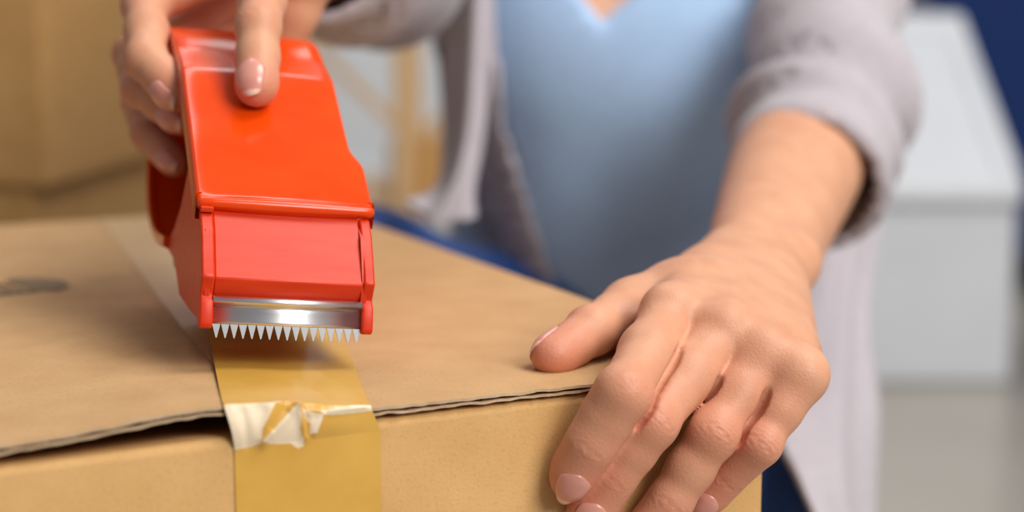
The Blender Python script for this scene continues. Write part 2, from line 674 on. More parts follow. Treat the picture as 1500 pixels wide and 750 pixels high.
# 3 over the flap edge and along the flaps to the dispenser
Lp = [(.1850, 0.0), (.1494, .1366)]
Rp = [(.1405, 0.0), (.1103, .1029)]
for q in np.concatenate([np.linspace(0, .12, 30)[1:], np.linspace(.12, 1.02, 50)[1:]]):
    row = []
    for u in us:
        t = lerp(lerp(Lp[0][0], Lp[1][0], q), lerp(Rp[0][0], Rp[1][0], q), u)
        s = lerp(lerp(Lp[0][1], Lp[1][1], q), lerp(Rp[0][1], Rp[1][1], q), u)
        z = laid_z(t, s) + .0005 + .0007 * min(1, s / .06)
        row.append((-t, s - .0012 * math.exp(-s / .002), z))
    rows.append(row)
    vrow.append(-q * .135 / .0092)
# 4 up to the pressing roller of the dispenser
DISP_M = Matrix.Translation((-.0704, .525, .4373)) @ Matrix.Rotation(math.radians(18), 4, 'Z') @ Matrix.Rotation(math.radians(6), 4, 'Y')
W2B = BOX_M.inverted() @ DISP_M
last = np.array(rows[-1])
ra = np.array(W2B @ Vector((-.0236, .0900, .0045)))
rb = np.array(W2B @ Vector((.0234, .0900, .0045)))
tgt = np.array([lerp(ra, rb, u) for u in us])
for q in np.linspace(0, 1, 16)[1:]:
    m = lerp(last, tgt, q)
    m[:, 1] += .012 * math.sin(PI * q)
    m[:, 2] = last[:, 2] + (tgt[:, 2] - last[:, 2]) * q ** 1.5
    rows.append([tuple(r) for r in m])
    vrow.append(-18 - q)
G = np.array(rows)
Vv = np.array(vrow)[:, None] * np.ones(NU)[None]
Uu = us[None] * np.ones(len(rows))[:, None]
air = np.zeros(G.shape[:2])
for P in POLYS:
    air = np.maximum(air, inpoly(Uu, Vv, P).astype(float))
# slack folds: ridges and valleys off the surface
def ridge(a, b, w, h):
    d = seg_d(Uu * 4.9, Vv, (a[0] * 4.9, a[1]), (b[0] * 4.9, b[1]))
    return h * np.exp(-(d / w) ** 2)
disp = ridge((.37, -.25), (.18, .9), .16, .0011) + ridge((.49, .0), (.19, .95), .12, .0013) - ridge((.40, .25), (.28, .62), .13, .0007) \
    + ridge((.49, .05), (.47, .95), .13, .0013) - ridge((.525, .3), (.50, .8), .10, .0009) + ridge((.64, .2), (.54, .8), .11, .0008) \
    + ridge((.05, .1), (.03, .9), .25, .0006) + ridge((.15, .1), (.14, .8), .2, .0004) - ridge((.10, .2), (.09, .9), .15, .0004) \
    + ridge((.55, .16), (.95, -.05), .12, .0006) + ridge((.05, -.3), (.16, -.28), .2, .0004) + ridge((.16, -.28), (.27, 0), .16, .0005) \
    + ridge((.44, -.5), (.60, -.1), .2, .0006) + ridge((.70, .0), (1.0, -.25), .16, .0004)
G[:, :, 1] -= disp * .8
G[:, :, 2] += disp * .6
me = grid_me(G)
at_ = me.attributes.new('air', 'FLOAT', 'POINT')
k = air.copy()
for _ in range(1):
    k[1:-1, 1:-1] = (k[1:-1, 1:-1] * 2 + k[:-2, 1:-1] + k[2:, 1:-1] + k[1:-1, :-2] + k[1:-1, 2:]) / 6
at_.data.foreach_set('value', k.ravel().astype(np.float32))
tape = link('packing_tape', me, M_tape)
tape.matrix_world = BOX_M
tag(tape, 'amber glossy packing tape, wrinkled and pale where it bridges the box edge', 'tape')

# ------------------------------------------------------------------ red tape dispenser
disp_o = empty('tape_dispenser', 'glossy red plastic tape dispenser with saw-toothed blade, held above the box', 'tape dispenser', matrix=DISP_M)
prof = [(.0205, .0350), (.0178, .0368), (.0182, .0390), (.0215, .0402), (.030, .0455), (.045, .0552), (.060, .0642), (.073, .0723), (.0785, .0756), (.0815, .0771), (.085, .0782), (.100, .0828),
        (.114, .0880), (.128, .0895), (.141, .0872), (.153, .0805), (.1625, .0700), (.1675, .0560), (.1675, .0420), (.163, .0290), (.154, .0190), (.142, .0130), (.128, .0100), (.112, .0095), (.095, .0110)]
PP = catmull(prof, 170)
dl = np.linalg.norm(np.gradient(PP, axis=0), axis=1)
tn = np.gradient(PP, axis=0) / dl[:, None]
nn = np.stack([-tn[:, 1], tn[:, 0]], 1)          # outward
rowsT, rowsB = [], []
for i, ((y, z), n2) in enumerate(zip(PP, nn)):
    a = i / 169
    first = i < 110
    lo_part = np.clip((z - .0500) / .0065, 0, 1) if y < .1 else 1
    lo_part = lo_part * lo_part * (3 - 2 * lo_part)
    xr = lerp(.0292, .0256, lo_part)
    xl = -.0288
    skirt = .0075 if i < 120 else .0045
    if i < 12:
        skirt *= .55 + .45 * i / 12
    r = .0016
    cs = [(xl, -skirt), (xl, -skirt * .5), (xl, -r), (xl + r * .3, -r * .3), (xl + r, 0)]
    cs += [(lerp(xl + r, xr - r, q), .0007 * math.sin(PI * q)) for q in np.linspace(0, 1, 14)[1:-1]]
    cs += [(xr - r, 0), (xr - r * .3, -r * .3), (xr, -r), (xr, -skirt * .5), (xr, -skirt)]
    th = .0018
    inner = []
    for (x, d) in cs:
        xi = min(max(x, xl + th), xr - th)
        inner.append((xi, min(d, -th) if abs(d) < th else d))
    rowsT.append([(x, y + n2[0] * d, z + n2[1] * d) for x, d in cs])
    rowsB.append([(x, y + n2[0] * d, z + n2[1] * d) for x, d in inner])
link('hoop_cover', slab_me(rowsT, rowsB), M_red, disp_o)

# closed right side plate and the left cheek
inn = [(y + n2[0] * -.003, z + n2[1] * -.003) for (y, z), n2 in list(zip(PP, nn))[6::3]]
plate_poly = [tuple(map(float, p)) for p in inn] + [(.080, .009), (.066, .004), (.052, .0005), (.030, .0005), (.006, .0012), (.0045, .010), (.0045, .017), (.012, .030), (.019, .0335)]
o = link('side_plate', prism_x(plate_poly, .0235, .0252), M_redm, disp_o)
shade(o.data)
cheek = [(.0225, .0385), (.050, .0545), (.056, .0480), (.0613, .0407), (.070, .0300), (.083, .0205), (.0965, .0140), (.0955, .0105), (.0777, .0095), (.0691, .0060), (.0578, .0006), (.030, .0006),
         (.006, .0014), (.0045, .010), (.0050, .017), (.0125, .030), (.0195, .0345)]
o = link('side_cheek', prism_x(cheek, -.0268, -.0246), M_redm, disp_o)
bevel(o, .0005, 2)
shade(o.data)
# front panel between the flanges: three facets
fp = [(.0215, .0362), (.0190, .0350), (.0180, .0335), (.0140, .0300), (.0052, .0172), (.0040, .0160), (.0062, .0098), (.0066, .0090),
      (.0092, .0090), (.0085, .0165), (.0165, .0300), (.0210, .0335)]
o = link('front_panel', prism_x(fp, -.0236, .0240), M_redm, disp_o)
bevel(o, .0006, 2, 20)
shade(o.data, 60)
fl = [(.0215, .0355), (.0185, .0352), (.0170, .0340), (.0128, .0302), (.0040, .0176), (.0032, .0164), (.0038, .0150), (.0052, .0108), (.0040, .0096), (.0028, .0088), (.0010, .0018), (.0018, .0004), (.0040, .0000),
      (.0090, .0020), (.0095, .0100), (.0090, .0165), (.0170, .0295), (.0225, .0340)]
for x0, x1 in ((-.0277, -.0236), (.0240, .0276)):
    o = link('flange', prism_x(fl, x0, x1), M_redm, disp_o)
    bevel(o, .0006, 2, 20)
    shade(o.data, 60)
# small pads at the top of the flanges
for x in (-.0258, ):
    o = link('flange_tab', prism_x([(.0165, .0348), (.0160, .0366), (.0200, .0372), (.0215, .0350)], x - .002, x + .0022), M_redm, disp_o)
    bevel(o, .0004)
# serrated blade: folded lip and a row of teeth
bx0, bx1, nt = -.0236, .0240, 17
lipp = [(.0058, .0098), (.0048, .0104), (.0036, .0100), (.0030, .0090), (.0036, .0079), (.0046, .0072), (.0043, .0060), (.0031, .0018)]
v, f = [], []
prof_b = catmull(lipp, 26)
for x in (bx0, bx1):
    for (y, z) in prof_b:
        v.append((x, y, z))
n0 = len(prof_b)
for i in range(n0 - 1):
    f.append((i, i + 1, n0 + i + 1, n0 + i))
bl = me_from(v, f, True)
blade = link('blade', bl, M_steel, disp_o)
sd = blade.modifiers.new('thick', 'SOLIDIFY')
sd.thickness = .0005
v, f = [], []
pitch = (bx1 - bx0) / nt
for i in range(nt):
    x0 = bx0 + i * pitch
    bend = .0003
    a = [(x0, .0033, .0021), (x0 + pitch, .0033, .0021), (x0 + pitch * .62, .0026 - bend, -.0025), (x0 + pitch * .50, .0026 - bend, -.0025)]
    base = len(v)
    v += a + [(x, y + .0005, z) for x, y, z in a]
    f += [tuple(base + k for k in q) for q in ((0, 1, 2, 3), (7, 6, 5, 4), (0, 4, 5, 1), (1, 5, 6, 2), (2, 6, 7, 3), (3, 7, 4, 0))]
M_teeth = mat('dull_steel', (.46, .46, .47, 1), .32, Metallic=1.0)
teeth = link('blade_teeth', me_from(v, f), M_teeth, blade)
# hub and pressing roller inside
def cyl_x(r, x0, x1, cy, cz, n=36, r_in=None):
    v, f = [], []
    rs = [r] if r_in is None else [r, r_in]
    for rr in rs:
        for x in (x0, x1):
            v += [(x, cy + rr * math.cos(2 * PI * k / n), cz + rr * math.sin(2 * PI * k / n)) for k in range(n)]
    for k in range(n):
        q = (k + 1) % n
        f.append((k, q, n + q, n + k))
        if r_in is not None:
            f.append((2 * n + k, 3 * n + k, 3 * n + q, 2 * n + q))
            f.append((k, 2 * n + k, 2 * n + q, q))
            f.append((n + k, n + q, 3 * n + q, 3 * n + k))
    if r_in is None:
        f += [tuple(range(n)), tuple(range(2 * n - 1, n - 1, -1))]
    me = me_from(v, f)
    bm = bmesh.new()
    bm.from_mesh(me)
    bmesh.ops.recalc_face_normals(bm, faces=bm.faces)
    bm.to_mesh(me)
    bm.free()
    shade(me)
    return me
o = link('glare_blocker', prism_x([(.0100, .0115), (.0100, .0135), (.030, .0290), (.047, .0290), (.052, .0120), (.049, .0115), (.044, .0262), (.032, .0262)], -.0240, .0232), M_redm, disp_o)  # added hidden plate, blocks bright reflections in the tape below
shade(o.data)
link('hub', cyl_x(.0125, -.018, .0236, .112, .047), M_redm, disp_o)
link('roller', cyl_x(.0055, -.0245, .0236, .092, .0102), M_grey, disp_o)
# ------------------------------------------------------------------ the person
M_skin = mat('skin', srgb(222, 166, 132), .48)
b = bsdf(M_skin)
b.inputs['Subsurface Weight'].default_value = .12
b.inputs['Subsurface Radius'].default_value = (1.0, .35, .2)
b.inputs['Subsurface Scale'].default_value = .0018
b.inputs['Specular IOR Level'].default_value = .35
_r, _n, _s = noise_color(M_skin, srgb(205, 147, 114), srgb(218, 163, 129), 70, 5)
at = nd(M_skin, 'ShaderNodeAttribute', attribute_name='flush')
mx = nd(M_skin, 'ShaderNodeMix', data_type='RGBA')
lk(M_skin, at.outputs['Fac'], mx.inputs[0])
lk(M_skin, _r.outputs['Color'], mx.inputs[6])
mx.inputs[7].default_value = srgb(206, 122, 98)
lk(M_skin, mx.outputs[2], b.inputs['Base Color'])
_p = nd(M_skin, 'ShaderNodeTexNoise')
_p.inputs['Scale'].default_value = 1100
_p.inputs['Detail'].default_value = 2
lk(M_skin, _s, _p.inputs['Vector'])
bump(M_skin, _p.outputs['Fac'], .35, .0004)
M_nail = mat('fingernail', srgb(220, 150, 134), .28, Coat_Weight=.3, Coat_Roughness=.15)
bsdf(M_nail).inputs['Subsurface Weight'].default_value = .1
bsdf(M_nail).inputs['Subsurface Scale'].default_value = .002
M_nailtip = mat('fingernail_edge', srgb(236, 190, 172), .25)

def cloth(name, c1, c2, scale=160, weave=900):
    m = mat(name, c1, .85, Sheen_Weight=.25)
    bsdf(m).inputs['Specular IOR Level'].default_value = .15
    r, n, s = noise_color(m, c2, c1, scale, 4)
    lk(m, r.outputs['Color'], bsdf(m).inputs['Base Color'])
    w = nd(m, 'ShaderNodeTexNoise')
    w.inputs['Scale'].default_value = weave
    lk(m, s, w.inputs['Vector'])
    bump(m, w.outputs['Fac'], .4, .001)
    return m
M_shirt = cloth('blue_shirt', srgb(174, 204, 238), srgb(168, 198, 234))
M_card = cloth('grey_knit', srgb(186, 178, 184), srgb(177, 169, 175))
M_jean = cloth('denim', srgb(42, 78, 142), srgb(35, 66, 124), 300)
M_hair = mat('dark_hair', srgb(40, 28, 22), .45)

LH = {
  'index': [(0.0524, 0.5511, 0.4384), (0.0338, 0.5069, 0.4225), (0.0243, 0.5073, 0.4067), (0.0184, 0.5103, 0.3944)],
  'middle': [(0.0687, 0.5463, 0.4335), (0.043, 0.5132, 0.4118), (0.0313, 0.5134, 0.3946), (0.0235, 0.5132, 0.3816)],
  'ring': [(0.0815, 0.5411, 0.4269), (0.0633, 0.5214, 0.4058), (0.05, 0.5207, 0.3839), (0.0412, 0.5196, 0.3714)],
  'pinky': [(0.0924, 0.5362, 0.4217), (0.0786, 0.5257, 0.4015), (0.0691, 0.5308, 0.3894), (0.0617, 0.5323, 0.3802)],
  'thumb': [(0.0725, 0.6145, 0.4353), (0.0418, 0.5788, 0.4342), (0.0263, 0.5551, 0.432), (0.0124, 0.5401, 0.4269)],
  'arm': [(0.0945, 0.6498, 0.4345), (0.1130, 0.732, 0.441), (0.1370, 0.8252, 0.4523), (0.1620, 0.9020, 0.4671)],
}
RH = {
  'index': [(-0.0868, 0.6802, 0.5676), (-0.0886, 0.6204, 0.5487), (-0.0885, 0.6001, 0.5309), (-0.0871, 0.5825, 0.5107)],
  'middle': [(-0.0930, 0.6791, 0.5610), (-0.1382, 0.6487, 0.5371), (-0.1323, 0.6202, 0.5180), (-0.1193, 0.6074, 0.5071)],
  'ring': [(-0.1028, 0.6939, 0.5464), (-0.1469, 0.6668, 0.5177), (-0.1397, 0.6436, 0.5061), (-0.1225, 0.6298, 0.4965)],
  'pinky': [(-0.112, 0.7077, 0.538), (-0.1482, 0.6808, 0.4981), (-0.142, 0.6637, 0.4869), (-0.1294, 0.6519, 0.4773)],
  'thumb': [(-.0845, .7150, .5540), (-.0905, .7060, .5330), (-.1000, .7080, .5080), (-.1060, .7030, .4880)],
  'arm': [(-0.0905, 0.7414, 0.5577), (-0.082, 0.8323, 0.5554), (-0.0699, 0.9326, 0.5488)],
}
RAD = {'index': (8.8, 8.0, 7.4, 6.5), 'middle': (9.1, 7.7, 7.2, 6.4), 'ring': (8.6, 7.2, 6.8, 6.0), 'pinky': (7.9, 6.3, 5.9, 5.2), 'thumb': (12.0, 9.4, 7.6, 6.1)}

def hand_limb(H, dors, arm_r, wrist_lat, thumb_web=True):
    """finger chains joined to a palm, wrist and forearm"""
    A = [np.array(p) for p in H['arm']]
    w = A[0]
    lat = unit(wrist_lat)
    base = []
    for k, nm in enumerate(('index', 'middle', 'ring', 'pinky')):
        m = np.array(H[nm][0])
        s = w + lat * (-.010 + .006 * k)
        base.append(rc(s, m, .0118, RAD[nm][0] / 1000))
        base.append(ball(m + np.array(dors[nm]) * .0006, RAD[nm][0] / 1000 - .0002))
    pal = []
    M = [np.array(H[n][0]) for n in ('index', 'middle', 'ring', 'pinky')]
    for k in range(3):
        pal.append(rc(w + lat * (-.004 + .004 * k), w + ((M[k] + M[k + 1]) / 2 - w) * .88 - np.array(dors['middle']) * .003, .012, .0085))
    t = [np.array(p) for p in H['thumb']]
    pal.append(rc(w - lat * .008, t[0], .0125, .0118))
    pal.append(rc(t[0], t[1], .0118, .0094))
    if thumb_web:
        pal.append(ell((t[0] * .45 + M[0] * .35 + t[1] * .2) , (.0125, .0125, .0125)))
        pal.append(rc(t[0] * .5 + t[1] * .5, M[0] * .6 + w * .4, .008, .009))
    arm = []
    NA = 15
    Ac = catmull(np.array(A), NA)
    Rc = catmull(np.array(arm_r)[:, None], NA)[:, 0]
    Oc = np.interp(np.arange(NA), [0, 5, 14], [.0060, .0045, .004])
    for i in range(NA - 1):
        for sg in (-1, -.33, .33, 1):
            arm.append(rc(Ac[i] + sg * lat * Oc[i], Ac[i + 1] + sg * lat * Oc[i + 1], Rc[i], Rc[i + 1]))
    fingers = []
    for nm in ('index', 'middle', 'ring', 'pinky', 'thumb'):
        J = [np.array(p) for p in H[nm]]
        R_ = [r / 1000 for r in RAD[nm]]
        d = np.array(dors[nm])
        ps = []
        st = 1 if nm == 'thumb' else 0
        for i in range(st, 3):
            # waist between joints: thinner in the middle of a phalanx
            mid = (J[i] + J[i + 1]) / 2 - d * .0006
            rm = (R_[i] + R_[i + 1]) / 2 * (1.04, 1.03, 1.0)[i]
            ps += [rc(J[i], mid, R_[i], rm), rc(mid, J[i + 1], rm, R_[i + 1])]
        # knuckle crown and finger pad
        ps.append(ball(J[1], R_[1] * .95) if nm != 'thumb' else ball(J[2], R_[2] * .95))
        ax = unit(J[3] - J[2])
        ps.append(ball(J[3] - d * .0010 - ax * .003, R_[3] * 1.04))
        fingers.append((ps, .004, .009 if nm == 'thumb' else .0035 if nm in ('index', 'middle') else .0055))
    limb = {'base': [(base, .006), (pal, .010), (arm, .0004)], 'fingers': fingers}
    # creases: a shallow groove that follows the cleft between neighbouring fingers
    cuts = []
    for na, nb, q0, q1 in (('index', 'middle', .22, 1.15), ('middle', 'ring', .40, .95), ('ring', 'pinky', .30, 1.0)):
        a = [np.array(p) for p in H[na]]
        b_ = [np.array(p) for p in H[nb]]
        d = unit(np.array(dors[na]) + np.array(dors[nb]))
        def at_q(f, q):
            return f[0] + (f[1] - f[0]) * q if q <= 1 else f[1] + (f[2] - f[1]) * (q - 1)
        qs = np.linspace(q0, q1, 14)
        C0 = np.array([(at_q(a, q) + at_q(b_, q)) / 2 for q in qs])
        Lv = np.array([at_q(b_, q) - at_q(a, q) for q in qs])
        Lv /= np.linalg.norm(Lv, axis=1, keepdims=True)
        ia, ib = [('index', 'middle', 'ring', 'pinky').index(x) for x in (na, nb)]
        def fdist(i, P):
            r = np.full(len(P), 1.0)
            for pp in fingers[i][0]:
                r = smin(r, d_prim(pp, P[:, 0], P[:, 1], P[:, 2]), .004)
            return r
        dv = d - Lv * (Lv @ d)[:, None]
        dv /= np.linalg.norm(dv, axis=1, keepdims=True)
        Pv = C0 + dv * .012
        for _ in range(80):
            Pv = Pv - Lv * np.clip(fdist(ia, Pv) - fdist(ib, Pv), -.001, .001)[:, None] * .4
            Pv = Pv - dv * np.clip(eval_limb(limb, Pv), -.0005, .001)[:, None] * .5
        ok = ((Pv - C0) * dv).sum(1) > -.002
        taper = np.clip((qs - q0) / .18, 0, 1)
        Pv = Pv - dv * (.0007 * taper - .0004 * (1 - taper))[:, None]
        for k in range(13):
            if ok[k] and ok[k + 1]:
                cuts.append(rc(Pv[k], Pv[k + 1], .0004 + .0006 * taper[k], .0004 + .0006 * taper[k + 1]))
    limb['cuts'] = cuts
    return limb

def dorsals(H, hint, thumb_hint):
    D = {}
    for nm in ('index', 'middle', 'ring', 'pinky', 'thumb'):
        J = [np.array(p) for p in H[nm]]
        ax = unit(J[3] - J[1])
        h = np.array(thumb_hint if nm == 'thumb' else hint, float)
        D[nm] = unit(h - ax * (h @ ax))
    return D

LD = dorsals(LH, (.30, -.85, .42), (-.12, .88, .42))
LH_lat = unit((.84, -.25, -.46))
left = hand_limb(LH, LD, (.0150, .0212, .0272, .0280), LH_lat)
A0 = np.array(LH['arm'][0])
left['base'].append(([ball(A0 + LH_lat * .0140 + np.array((.006, .018, .010)), .0075)], .012))       # wrist bone
RD = dorsals(RH, (-.25, -.85, .50), (.2, .6, .7))
RD['middle'] = unit((-.93, .20, .30))
RD['ring'] = unit((-.95, .05, .2))
RD['pinky'] = unit((-.65, -.72, .22))
RH_lat = unit((-.86, .35, -.35))
right = hand_limb(RH, RD, (.0150, .0220, .0300), RH_lat)

def finish_limb(limb, H, D, h, relief=1.0):
    v, f = grid_limb(limb, h)
    v = relax(v, f, 6)
    n = normals(v, f)
    flush = np.zeros(len(v))
    disp = np.zeros(len(v))
    for fi, nm in enumerate(('index', 'middle', 'ring', 'pinky', 'thumb')):
        J = [np.array(p) for p in H[nm]]
        d = D[nm]
        fd = np.full(len(v), 1.0)
        for pp in limb['fingers'][fi][0]:
            fd = smin(fd, d_prim(pp, v[:, 0], v[:, 1], v[:, 2]), .004)
        others = np.full(len(v), 1.0)
        for fj in range(5):
            if fj != fi:
                for pp in limb['fingers'][fj][0]:
                    others = np.minimum(others, d_prim(pp, v[:, 0], v[:, 1], v[:, 2]))
        mine = np.clip((others - .0004) / .0015, 0, 1) * (fd < .0012)
        joints = (1, 2) if nm != 'thumb' else (2,)
        for jn in joints:
            ax = unit(J[jn + 1] - J[jn - 1])
            dd = unit(d - ax * (d @ ax))
            lt = np.cross(ax, dd)
            q = v - J[jn]
            s, t, u = q @ ax, q @ lt, q @ dd
            R = RAD[nm][jn] / 1000
            near = (np.linalg.norm(q, axis=1) < .016) & (n @ dd > .1)
            wgt = np.exp(-(s / .0042) ** 2 - (t / .0058) ** 2) * np.clip(n @ dd * 1.6, 0, 1) * near * mine
            amp = .00018 if jn == 1 or nm == 'thumb' else .00013
            rr = np.sqrt((s / .8) ** 2 + (t * .55) ** 2)        # oval rings round the knuckle
            wob = .25 * np.sin(t * 1900 + jn) + .2 * np.sin(t * 900 + 2)
            disp += relief * amp * wgt * np.sin(rr / .00165 * 2 * PI + wob * 2) * (s != 0)
            disp -= relief * .00022 * np.exp(-((s + .0003 + .0006 * np.sin(t * 500)) / .00045) ** 2) * wgt
            flush += .30 * np.exp(-(s / .007) ** 2 - (t / .008) ** 2) * near
        q = v - J[3]
        flush += .75 * np.exp(-(np.linalg.norm(q, axis=1) / (.011 if nm != 'thumb' else .016)) ** 2)
    if True:
        c = np.array(H['index'][0]) * .5 + np.array(H['pinky'][0]) * .5
        for nm in ('index', 'middle', 'ring', 'pinky'):
            J = [np.array(p) for p in H[nm]]
            for k in (.0, .5, 1.0, 1.5):
                i0 = int(k)
                p = J[i0] + (J[i0 + 1] - J[i0]) * (k - i0)
                flush += .14 * np.exp(-(np.linalg.norm(v - p, axis=1) / .014) ** 2)
    v = v + n * disp[:, None]
    return v, f, np.clip(flush, 0, 1)

def nail_pts(limb, H, D, nm, length, half, ang=1.0, back=.0, n=17, m=15):
    """fingernail: a curved plate lying on the back of the fingertip"""
    J = [np.array(p) for p in H[nm]]
    ax = unit(J[3] - J[2])
    dd = unit(D[nm] - ax * (D[nm] @ ax))
    lt = np.cross(ax, dd)
    R = RAD[nm][3] / 1000
    end = J[3] + ax * (R * .86 - back)
    start = end - ax * length
    rows = []
    for i in range(n):
        q = i / (n - 1)
        # rounded cuticle, parallel sides, gently rounded free edge
        wd = half * (1 - max(0, (.28 - q) / .28) ** 2.4 * .55) * (1 - max(0, (q - .82) / .18) ** 2 * .22)
        row = []
        for j in range(m):
            u = -1 + 2 * j / (m - 1)
            off = u * wd
            bow = (1 - u * u)
            qq = q + (-.10 * bow if q < .3 else 0) * (1 - q / .3 if q < .3 else 0) + (.10 * bow * (q - .75) / .25 if q > .75 else 0)
            c = start + ax * length * qq
            dirv = unit(dd * math.cos(off / R * ang) + lt * math.sin(off / R * ang))
            row.append((c, dirv))
        rows.append(row)
    C = np.array([[p[0] for p in r] for r in rows])
    Dv = np.array([[p[1] for p in r] for r in rows])
    P = C + Dv * .016
    own = limb['fingers'][('index', 'middle', 'ring', 'pinky', 'thumb').index(nm)][0]
    for _ in range(40):
        d = np.full(P.shape[:2], 1.0)
        for pp in own:
            d = smin(d, d_prim(pp, P[..., 0], P[..., 1], P[..., 2]), .004)
        P = P - Dv * np.clip(d - .0001, -.001, .002)[..., None] * .8
        # keep above the axis where the ray misses the fingertip
        depth = ((P - C) * Dv).sum(-1)
        P = np.where((depth < R * .62)[..., None], C + Dv * R * .62, P)
    u = np.linspace(-1, 1, m)[None, :]
    q = np.linspace(0, 1, n)[:, None]
    lift = .00055 * (1 - np.abs(u) ** 3) * np.clip(q / .15, 0, 1) - .00015
    P = P + Dv * lift[..., None]
    # smooth along the nail
    for _ in range(3):
        P[1:-1] = P[1:-1] * .5 + (P[:-2] + P[2:]) * .25
    return P

person = empty('person', 'person in a blue v-neck top, grey cardigan and jeans, pressing tape onto the box', 'person', (.09, 1.2, 0))
PM = Matrix.Translation((-.09, -1.2, 0))
def pl(name, me, m, parent=person):
    o = link(name, me, m, parent)
    if parent is person:
        o.matrix_parent_inverse = PM
    return o

lv, lf, lfl = finish_limb(left, LH, LD, .00075)
rv, rf, rfl = finish_limb(right, RH, RD, .0010, .8)

YS = 1.35           # torso is modelled in a space stretched front to back
def S(p):
    return (p[0], p[1] * YS, p[2])
def src(a, b, ra, rb):
    return rc(S(a), S(b), ra, rb)
TORSO = [src((.088, 1.25, .155), (.090, 1.22, .25), .145, .118), src((.090, 1.22, .25), (.092, 1.165, .42), .108, .113), src((.092, 1.165, .42), (.090, 1.16, .56), .113, .124),
         src((.090, 1.16, .56), (.085, 1.165, .64), .122, .085),
         src((-.050, 1.165, .645), (.22, 1.165, .645), .052, .052), src((.085, 1.165, .64), (.080, 1.125, .78), .058, .052),
         src((.040, 1.085, .50), (.046, 1.10, .50), .055, .055), src((.130, 1.085, .50), (.126, 1.10, .50), .055, .055)]
def fld(ps, k, h, pad=.03, post=None):
    lo, hi = prims_box(ps)
    G = Grid(lo - pad, hi + pad, h)
    V = G.full()
    G.add(V, ps, k)
    if post is not None:
        X, Y, Z = G.axes((slice(0, G.n[0]), slice(0, G.n[1]), slice(0, G.n[2])))
        V = post(V, X, Y / YS, Z)
    v, f = nets(V.astype(np.float32), G.lo, h)
    v = relax(v, f, 2)
    v[:, 1] /= YS
    return v, f
HEAD = [rc(S((.078, 1.115, .885)), S((.078, 1.105, .885)), .088, .086), rc(S((.076, 1.06, .82)), S((.078, 1.09, .86)), .050, .075), rc(S((.075, 1.015, .862)), S((.075, 1.030, .885)), .011, .009),
        ball(S((-.010, 1.12, .87)), .018), ball(S((.165, 1.12, .87)), .018), src((.08, 1.125, .74), (.078, 1.11, .83), .050, .055)]
UPARM_L = [src((.232, 1.165, .635), (.188, 1.035, .555), .040, .032), src((.188, 1.035, .555), (.1670, .925, .470), .032, .028)]
UPARM_R = [src((-.062, 1.165, .635), (-.070, .955, .5495), .045, .036)]
FEET = [src((-.145, 1.10, .055), (-.215, 1.06, .028), .030, .026), src((.165, .80, .055), (.165, .72, .026), .030, .025)]
tv, tf = fld(TORSO + HEAD + UPARM_L + UPARM_R + FEET, .03, .007)

vs_all = np.concatenate([lv, rv, tv])
fs_all = np.concatenate([lf, rf + len(lv), tf + len(lv) + len(rv)])
me = me_from(vs_all, fs_all, True)
a_ = me.attributes.new('flush', 'FLOAT', 'POINT')
a_.data.foreach_set('value', np.concatenate([lfl, rfl, np.zeros(len(tv))]).astype(np.float32))
body = pl('body', me, M_skin)

def add_nail(limb, H, D, nm, length, half, **kw):
    P = nail_pts(limb, H, D, nm, length, half, **kw)
    me = grid_me(P)
    o = link('fingernail', me, [M_nail, M_nailtip], body)
    n, m = P.shape[:2]
    mi = np.zeros(len(me.polygons), np.int32)
    mi[(n - 3) * (m - 1):] = 1
    me.polygons.foreach_set('material_index', mi)
    s = o.modifiers.new('thick', 'SOLIDIFY')
    s.thickness = .0004
    s.offset = 0
    return o
for nm, ln, hw in (('index', .0108, .0052), ('middle', .0112, .0053), ('ring', .0105, .0050), ('pinky', .0090, .0041), ('thumb', .0125, .0062)):
    add_nail(left, LH, LD, nm, ln, hw, back=.0018 if nm == 'thumb' else 0)
for nm, ln, hw in (('index', .0120, .0052), ('middle', .0110, .0052), ('ring', .0105, .0050), ('pinky', .0090, .0042), ('thumb', .0125, .0062)):
    add_nail(right, RH, RD, nm, ln, hw)

# hair (above the frame)
hv, hf = fld([rc(S((.078, 1.145, .905)), S((.078, 1.15, .93)), .094, .085), src((.078, 1.20, .88), (.085, 1.24, .70), .070, .060), src((.0, 1.13, .90), (-.01, 1.15, .75), .030, .025), src((.156, 1.13, .90), (.166, 1.15, .75), .030, .025)], .04, .007)
pl('hair', me_from(hv, hf, True), M_hair)

# shirt: hangs off the bust, V neckline
def shirt_post(V, X, Y, Z):
    V = V - .008
    wedge = np.maximum(np.abs(X - .054 - (Z - .5185) * .15) - np.minimum((Z - .5185) * .95, .05 + (Z - .5185) * .2), Y - 1.13)
    V = np.maximum(V, -wedge)
    V = np.maximum(V, .20 - Z)
    return np.maximum(V, Z - .66)
DRAPE = [src((.090, 1.085, .50), (.094, 1.165, .26), .098, .104), src((.052, 1.060, .492), (.078, 1.125, .34), .050, .045), src((.122, 1.060, .492), (.11, 1.125, .34), .050, .045)]
sv, sf = fld(TORSO + DRAPE, .05, .006, post=shirt_post)
sn = normals(sv, sf)
amp = np.clip((.50 - sv[:, 2]) / .2, 0, 1) * .006
sv = sv + sn * (amp * (np.sin(sv[:, 0] * 70 + sv[:, 2] * 16) * .6 + np.sin(sv[:, 0] * 38 - sv[:, 2] * 30 + 1) * .5))[:, None]
pl('shirt', me_from(sv, sf, True), M_shirt)

